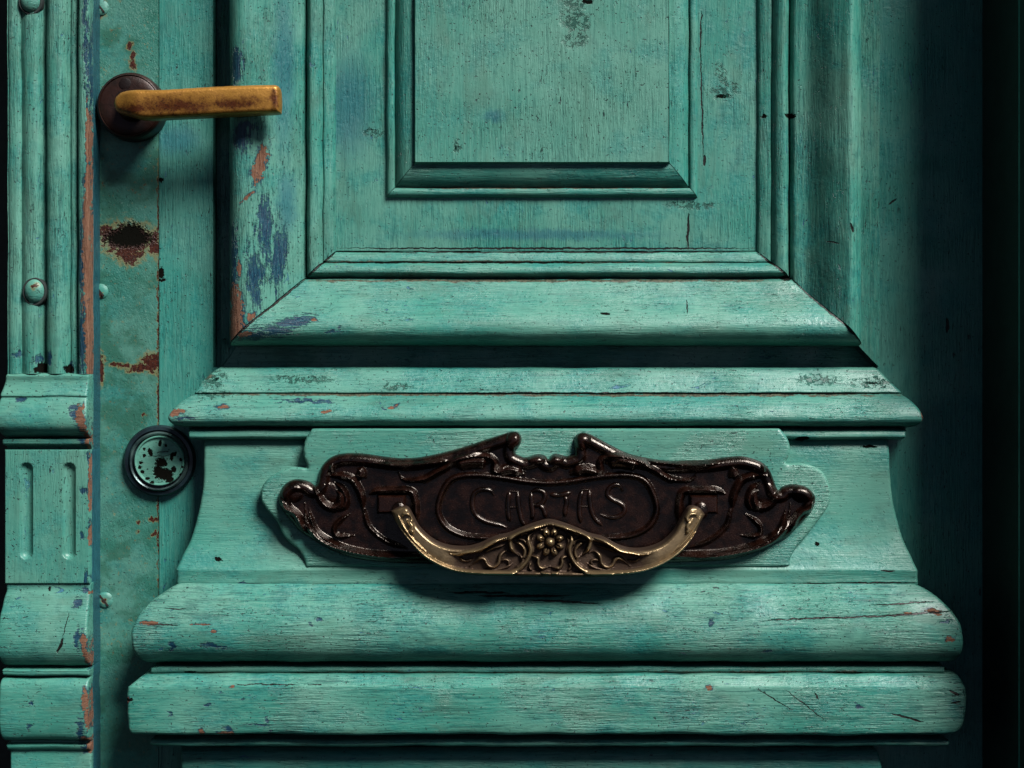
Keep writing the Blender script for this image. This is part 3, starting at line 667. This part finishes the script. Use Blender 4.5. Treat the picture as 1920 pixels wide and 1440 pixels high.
def pull_h(X, Y, t):
    u = (X-PX)/300.0
    base = 112+44*np.clip(1-u*u, 0, 1)**.7
    H = 11*edge_round(t, 7)
    cen = sstep(205, 150, np.abs(X-PX))             # ornamented middle has a sunk ground
    H -= 8*sstep(7, 12, t)*cen
    H += (1-cen)*5*edge_round(t, 22)
    R = np.zeros(X.shape)
    Zs = lambda p: Z2(p)
    S_ = [
        ([(110, 215), (150, 275), (215, 350), (295, 420), (405, 474), (520, 496), (700, 500), (770, 492), (815, 462), (845, 420), (858, 375), (846, 330), (850, 300), (880, 278), (905, 262)], 4.2, 12),
        ([(960, 235), (900, 248), (850, 262), (790, 282), (752, 310), (748, 350), (765, 385), (800, 412)], 4.4, 13),
        ([(742, 306), (680, 322), (630, 350), (580, 382), (520, 392), (470, 404), (418, 400)], 3.8, 11),
        ([(525, 470), (560, 440), (585, 424), (608, 430), (625, 460), (655, 470), (682, 450), (692, 410), (720, 385), (752, 395)], 3.4, 9),
        ([(770, 335), (800, 345), (825, 375), (822, 410), (800, 440)], 3.2, 9), ([(775, 315), (820, 325), (842, 360)], 2.4, 7),
        ([(852, 408), (895, 420), (898, 450), (915, 474), (963, 468)], 3.2, 10),
        ([(900, 262), (925, 268), (955, 252)], 2.5, 7),
        ([(158, 205), (165, 188), (195, 188), (214, 205), (205, 225), (186, 218)], 3.4, 7), ([(180, 215), (210, 250), (208, 275), (222, 295)], 3.4, 7),
        ([(130, 190), (160, 250), (220, 330), (300, 400)], 1.8, 4),
        ([(600, 395), (640, 375), (680, 362), (720, 350)], 2.2, 6), ([(615, 478), (660, 486), (720, 474), (762, 450)], 2.2, 5),
        ([(790, 395), (815, 430), (800, 460), (765, 478)], 2.6, 7), ([(800, 300), (830, 292), (858, 300)], 2.4, 6),
        ([(470, 420), (500, 440), (545, 432)], 2.0, 5), ([(690, 440), (720, 430), (740, 442), (728, 462)], 2.2, 6),
        ([(905, 492), (935, 500), (963, 498)], 2.4, 5), ([(862, 445), (850, 470), (868, 492)], 2.2, 6), ([(875, 300), (862, 335), (872, 375), (866, 402)], 2.2, 6),
    ]
    for pts, w, h in S_:
        z = Zs(pts)
        for q in (z, mp(z)): ridge(R, X, Y, q, w*1.15, h)
    cx_, cy_ = Z2([(963, 335)])[0]
    for k in range(8):
        a_ = math.radians(22.5+45*k); px, py = cx_+19.5*math.cos(a_), cy_+19.5*math.sin(a_)
        ca, sa = math.cos(a_), math.sin(a_)
        U = (X-px)*ca+(Y-py)*sa; V = -(X-px)*sa+(Y-py)*ca
        q = np.clip(1-(U/8.5)**2-(V/6.8)**2, 0, 1)**.5
        q = q*(1-.5*np.clip(1-(V/1.6)**2, 0, 1)*(U < 0)); R = np.maximum(R, 13.5*q)
    q = np.clip(1-((X-cx_)**2+(Y-cy_)**2)/9.6**2, 0, 1)**.5; R = np.maximum(R, 15*q)
    H2 = H+R*np.clip(t/3, 0, 1)
    at = np.clip((H2-3)/13, 0, 1.2)
    return base+H2, at
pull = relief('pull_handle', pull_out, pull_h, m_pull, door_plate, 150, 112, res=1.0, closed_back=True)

# ------------------------------------------------------------------ lever handle
m_ros = plain('brown_bronze', (.024, .008, .005), .42, .35, (.009, .004, .003))
rose = lathe('rosette', 243, 198, [(63, 2), (63, 40), (61, 46), (57, 49), (56, 47), (53, 49), (40, 50), (0.5, 50)], m_ros, door, 45, 96, label='round brown rosette behind the brass lever')
m_hole = plain('dark_steel', (.012, .006, .005), .4, .3)
lathe('rosette_screw', 235, 157, [(11, 49), (11, 51), (7, 52), (0.4, 52)], m_hole, rose, 48, 32)
lev_out = cr([(209, 186), (216, 175), (235, 168.5), (304, 168), (363, 164.5), (430, 161), (500, 158.8), (517, 159), (524, 166), (526, 188), (525, 206), (520, 211.5), (480, 213.5), (400, 217.5), (330, 221), (272, 223), (246, 217), (222, 210), (211, 201)], 6, closed=True)
def lev_h(X, Y, t):
    base = 112-20*sstep(262, 205, X)-3*sstep(470, 530, X)
    H = base+10*edge_round(t, 9)+2.0*edge_round(t, 25)
    return H, H*0
lever = relief('lever', lev_out, lev_h, m_lev, rose, 115, 92, res=1.5, closed_back=True, attr=False, label='worn golden brass lever')
lathe('lever_neck', 243, 195, [(30, 48), (27, 56), (24, 66), (24, 98)], m_ros, rose, 75, 48)

for x in (749, 2*PX-749):
    lathe('pivot_lug', x, 957, [(15, 96), (15, 116), (13, 121), (8, 124), (1, 125)], m_lac, door_plate, 110, 40, sx=.95, sy=1.15)

# ------------------------------------------------------------------ lock cylinder
m_ring = plain('worn_grey_rim', (.075, .125, .12), .32, .45, (.018, .035, .038))
m_dark = plain('blackened_ring', (.008, .022, .028), .38, .1, (.004, .008, .012))
m_face = paint('paint_lock_face', 'x', 26, seed=19, streaks=.2, pits=1.2, chips=0, tone=-.75,
    dark=[(302, 868, 12, 10), (296, 884, 9, 16), (310, 890, 14, 12), (318, 898, 8, 7), (281, 848, 5, 8, -20), (270, 855, 3, 3), (264, 868, 4, 3), (266, 885, 4, 3), (276, 898, 4, 3), (300, 832, 3, 6), (326, 852, 5, 5), (339, 862, 3, 3), (342, 876, 3, 2), (270, 842, 3, 3), (285, 905, 4, 3), (325, 880, 4, 6), (322, 858, 3, 8), (310, 835, 3, 3), (338, 890, 3, 3), (262, 876, 3, 4)],
    cracks=[(302, 855, 26, .8, -3), (305, 848, 12, .9, -8)])
cyl = lathe('lock_cylinder', 298, 864, [(67, 2), (67, 12), (64, 17), (58, 18), (56, 14)], m_dark, door, 15, 96, label='round lock with chipped turquoise face and dark collar')
lathe('collar', 298, 865, [(56, 5), (56, 20), (53, 24), (50, 22), (49.5, 8)], m_ring, cyl, 18, 96, a=.5)
lathe('lock_face', 299, 864, [(47, 6), (47, 26), (45.5, 28), (44, 27.5), (43, 25), (42, 24), (20, 24), (0.5, 24)], m_face, cyl, 24, 96, a=.3)

# ================================================================== LEFT LEAF WITH ITS PILASTER
leaf = empty('neighbouring_leaf', 'turquoise fluted pilaster with chipped bare wood edge on the closing leaf left of the lock', 'door pilaster', (0, 0, 0))
HP = 80.0
m_leaf = plain('shaded_green_board', (.008, .022, .019), .6)  # near-black green: the pilaster's shadow is put into the board colour
flat('leaf_board', -500, -650, 168, 1800, -70, m_leaf, leaf, thick=60)
m_sh = paint('paint_flutes', 'z', HP, hmin=52, seed=21, streaks=1.2, pits=1.0, tone=-.1,
    wood=[(164, 330, 4, 110), (163, 440, 7, 90), (163, 520, 9, 90), (166, 610, 7, 70), (167, 680, 5, 30), (160, 470, 6, 40), (165, 250, 3, 40)],
    blue=[(153, 480, 7, 90), (152, 640, 9, 70), (160, 60, 4, 120), (168, 130, 4, 110), (90, 672, 7, 12), (70, 675, 8, 10), (128, 690, 10, 10), (30, 665, 12, 5)],
    dark=[(78, 690, 8, 10), (128, 692, 8, 9), (70, 694, 5, 6)])
prof = smooth_profile([(12, -60, 1), (12, 62, 0), (14, 74, 0), (20, 79, 0), (30, 80, 0), (36, 78, 0), (39, 74, 1), (42, 77, 0), (50, 83, 0), (60, 85, 0), (70, 83, 0), (76, 74, 0), (79, 62, 0), (81, 60, 1), (84, 66, 0), (88, 77, 0), (96, 84, 0), (108, 86, 0), (118, 82, 0),
                       (125, 70, 0), (128, 62, 1), (131, 66, 0), (137, 67, 0), (142, 60, 1), (145, 70, 0), (149, 79, 0), (156, 82, 0), (162, 82, 0), (166, 79, 0), (167.5, 74, 1), (168, -60, 1)], 3)
strip('fluted_shaft', [((x, -650), (x, 701), h) for x, h in prof], 0, True, m_sh, leaf, HP, step=18, a=.9)
m_cap = paint('paint_capital', 'x', HP, hmin=54, seed=22, streaks=.45, pits=1.5, chips=1.4, tone=-.1,
    wood=[(157, 785, 8, 24, -8), (164, 825, 4, 22), (161, 760, 2, 5), (162, 1205, 6, 24, -5), (166, 1235, 4, 16), (163, 1310, 6, 20), (166, 1345, 4, 20), (160, 1385, 10, 5), (166, 1400, 5, 12), (168, 1112, 4, 3)],
    blue=[(146, 775, 9, 16), (155, 828, 9, 9), (150, 1195, 5, 26), (153, 1370, 8, 26), (158, 1405, 8, 9), (64, 1316, 5, 5), (60, 1362, 6, 8), (42, 750, 8, 4), (145, 1130, 7, 9), (160, 1105, 6, 6)],
    cracks=[(118, 1208, 2.5, 16, 22), (128, 1170, 1, 24, 12), (92, 1105, 2, 5)])
XR = 168
stack('capital', [(700, 13, XR, 40, 1), (702, 12, XR, 81, 0), (715, 9, XR, 83, 0), (730, 6, XR, 87, 0), (741, 4, XR, 92, 0), (745, 4, XR, 90, 0), (752, 3, XR, 93, 0), (765, 1, XR, 99, 0), (782, 0, XR, 104, 0), (798, 1, XR, 103, 0), (809, 4, XR, 95, 0), (816, 7, XR, 84, 0), (819, 9, XR, 72, 1), (820, 10, XR, 50, 0)], m_cap, leaf, HP, step=12, base=-60, a=1.1, rnd=5)
stack('capital_fillet', [(820, 9, XR, 60, 1), (823, 6, XR, 82, 0), (828, 5, XR, 84, 0), (833, 6, XR, 82, 0), (836, 9, XR, 70, 1), (844, 9, XR, 62, 0)], m_cap, leaf, HP, step=12, base=-60, a=.8, rnd=4)
m_blk = paint('paint_fluted_block', 'z', HP, hmin=64, seed=23, streaks=.55, pits=1.2, chips=.5, tone=-.3,
    wood=[(168, 880, 2, 26), (168, 945, 3, 14), (168, 1000, 3, 20), (167, 912, 2.5, 22)], blue=[(158, 920, 7, 8), (155, 1006, 5, 9), (162, 1080, 5, 12), (166, 860, 3, 20)])
def blk_h(X, Y, t):
    H = 76+3*edge_round(t, 3); R = np.zeros(X.shape)
    for cx_ in (49, 129):
        d, _ = seg_dist(X, Y, [(cx_, 880), (cx_, 1036)])
        H = H-9*np.clip(1-(d/12.0)**2, 0, 1)**.5
    return H, R
relief('fluted_block', np.array([(8, y) for y in np.linspace(1095, 843, 40)]+[(x, 843) for x in np.linspace(12, 164, 20)]+[(XR, y) for y in np.linspace(843, 1095, 40)]+[(x, 1095) for x in np.linspace(164, 12, 20)]), blk_h, m_blk, leaf, HP, -60, res=2.0, attr=False)
stack('console', [(1093, 9, XR, 60, 1), (1095, 9, XR, 74, 0), (1106, 9, XR, 75, 0), (1116, 7, XR, 79, 0), (1130, 5, XR, 84, 0), (1155, 2, XR, 92, 0), (1185, 1, XR, 98, 0), (1210, 1, XR, 99, 0), (1230, 2, XR, 93, 0), (1243, 4, XR, 82, 0), (1249, 6, XR, 66, 1), (1251, 8, XR, 50, 0)], m_cap, leaf, HP, step=12, base=-60, a=1.4, rnd=5)
stack('console_fillet', [(1251, 9, XR, 50, 1), (1255, 6, XR, 83, 0), (1259, 6, XR, 86, 0), (1265, 6, XR, 84, 0), (1267, 7, XR, 72, 1), (1269, 9, XR, 70, 0)], m_cap, leaf, HP, step=12, base=-60, a=.8, rnd=3)
stack('foot_block', [(1269, 9, XR, 60, 1), (1272, 4, XR, 83, 0), (1280, 2, XR, 91, 0), (1290, 1, XR, 94, 0), (1310, 1, XR, 95, 0), (1350, 2, XR, 95, 0), (1372, 3, XR, 92, 0), (1384, 6, XR, 86, 0), (1389, 8, XR, 76, 0), (1391, 11, XR, 60, 1), (1395, 12, XR, 50, 0)], m_cap, leaf, HP, step=12, base=-60, a=1.6, rnd=5)
stack('foot_fillet', [(1393, 11, XR, 50, 1), (1397, 10, XR, 74, 0), (1403, 10, XR, 76, 0), (1409, 11, XR, 70, 0), (1412, 15, XR, 60, 1), (1420, 15, XR, 68, 0), (1800, 15, XR, 68, 0)], m_cap, leaf, HP, step=12, base=-60, a=.8, rnd=4)
m_gap = plain('rivet_gap_shadow', (.01, .02, .018), .8)  # dark colour painted as the shadow gap and old paint crack round a rivet
m_riv = paint('paint_rivet', 'x', HP, seed=24, streaks=.3, pits=1, rust=[(70, 538, 6, 4, -50)])
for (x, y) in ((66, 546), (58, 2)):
    lathe('rivet', x, y, [(20, 70), (20, 83), (18, 88), (13, 92), (7, 94), (1, 94.5)], m_riv, leaf, HP, 48, sx=.95, sy=1.15, a=.8)
    lathe('rivet_gap_ring', x, y+1, [(23.5, 70), (23.5, 84), (22, 85.5), (20, 85)], m_gap, leaf, HP, 48, sx=.95, sy=1.15, a=1.5)

# ================================================================== DOOR REVEAL ON THE RIGHT
jamb = empty('door_jamb', 'deep dark door jamb at the right edge, in shadow', 'door jamb', (0, 0, 0))
m_j = paint('paint_jamb', 'z', 0, seed=25, tone=.4)
def box(name, x0, x1, h0, h1, y0, y1, mat, parent):
    v = [((x-CX)*S, -h*S, ZC-(y-CY)*S) for x in (x0, x1) for h in (h0, h1) for y in (y0, y1)]
    f = [(0, 1, 3, 2), (4, 6, 7, 5), (0, 4, 5, 1), (2, 3, 7, 6), (0, 2, 6, 4), (1, 5, 7, 3)]
    return link(name, v, f, mat, parent)
m_jd = plain('shaded_green_jamb', (.007, .017, .014), .6)  # near-black green: shade of the unlit jamb side is painted in
def prism(name, pts, y0, y1, mat, parent):
    n = len(pts); v = [((x-CX)*S, -h*S, ZC-(y-CY)*S) for y in (y0, y1) for x, h in pts]
    return link(name, v, [tuple(range(n)), tuple(range(n, 2*n))[::-1]]+[(i, i+n, (i+1) % n+n, (i+1) % n) for i in range(n)], mat, parent)
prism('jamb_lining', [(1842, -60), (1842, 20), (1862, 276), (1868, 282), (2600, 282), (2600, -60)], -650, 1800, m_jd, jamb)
m_st = plain('sky_block_dark', (.03, .032, .03), .8)  # kept dark so the added sky blockers bounce little light
box('sky_block_head', -700, 1841, -60, 600, -1500, -1200, m_st, jamb)  # unseen slab above the door, added to block sky fill
box('sky_block_left', -1000, -700.5, -60, 1400, -1500, 1800, m_st, jamb)  # unseen slab far left, added to cut sky light from the side
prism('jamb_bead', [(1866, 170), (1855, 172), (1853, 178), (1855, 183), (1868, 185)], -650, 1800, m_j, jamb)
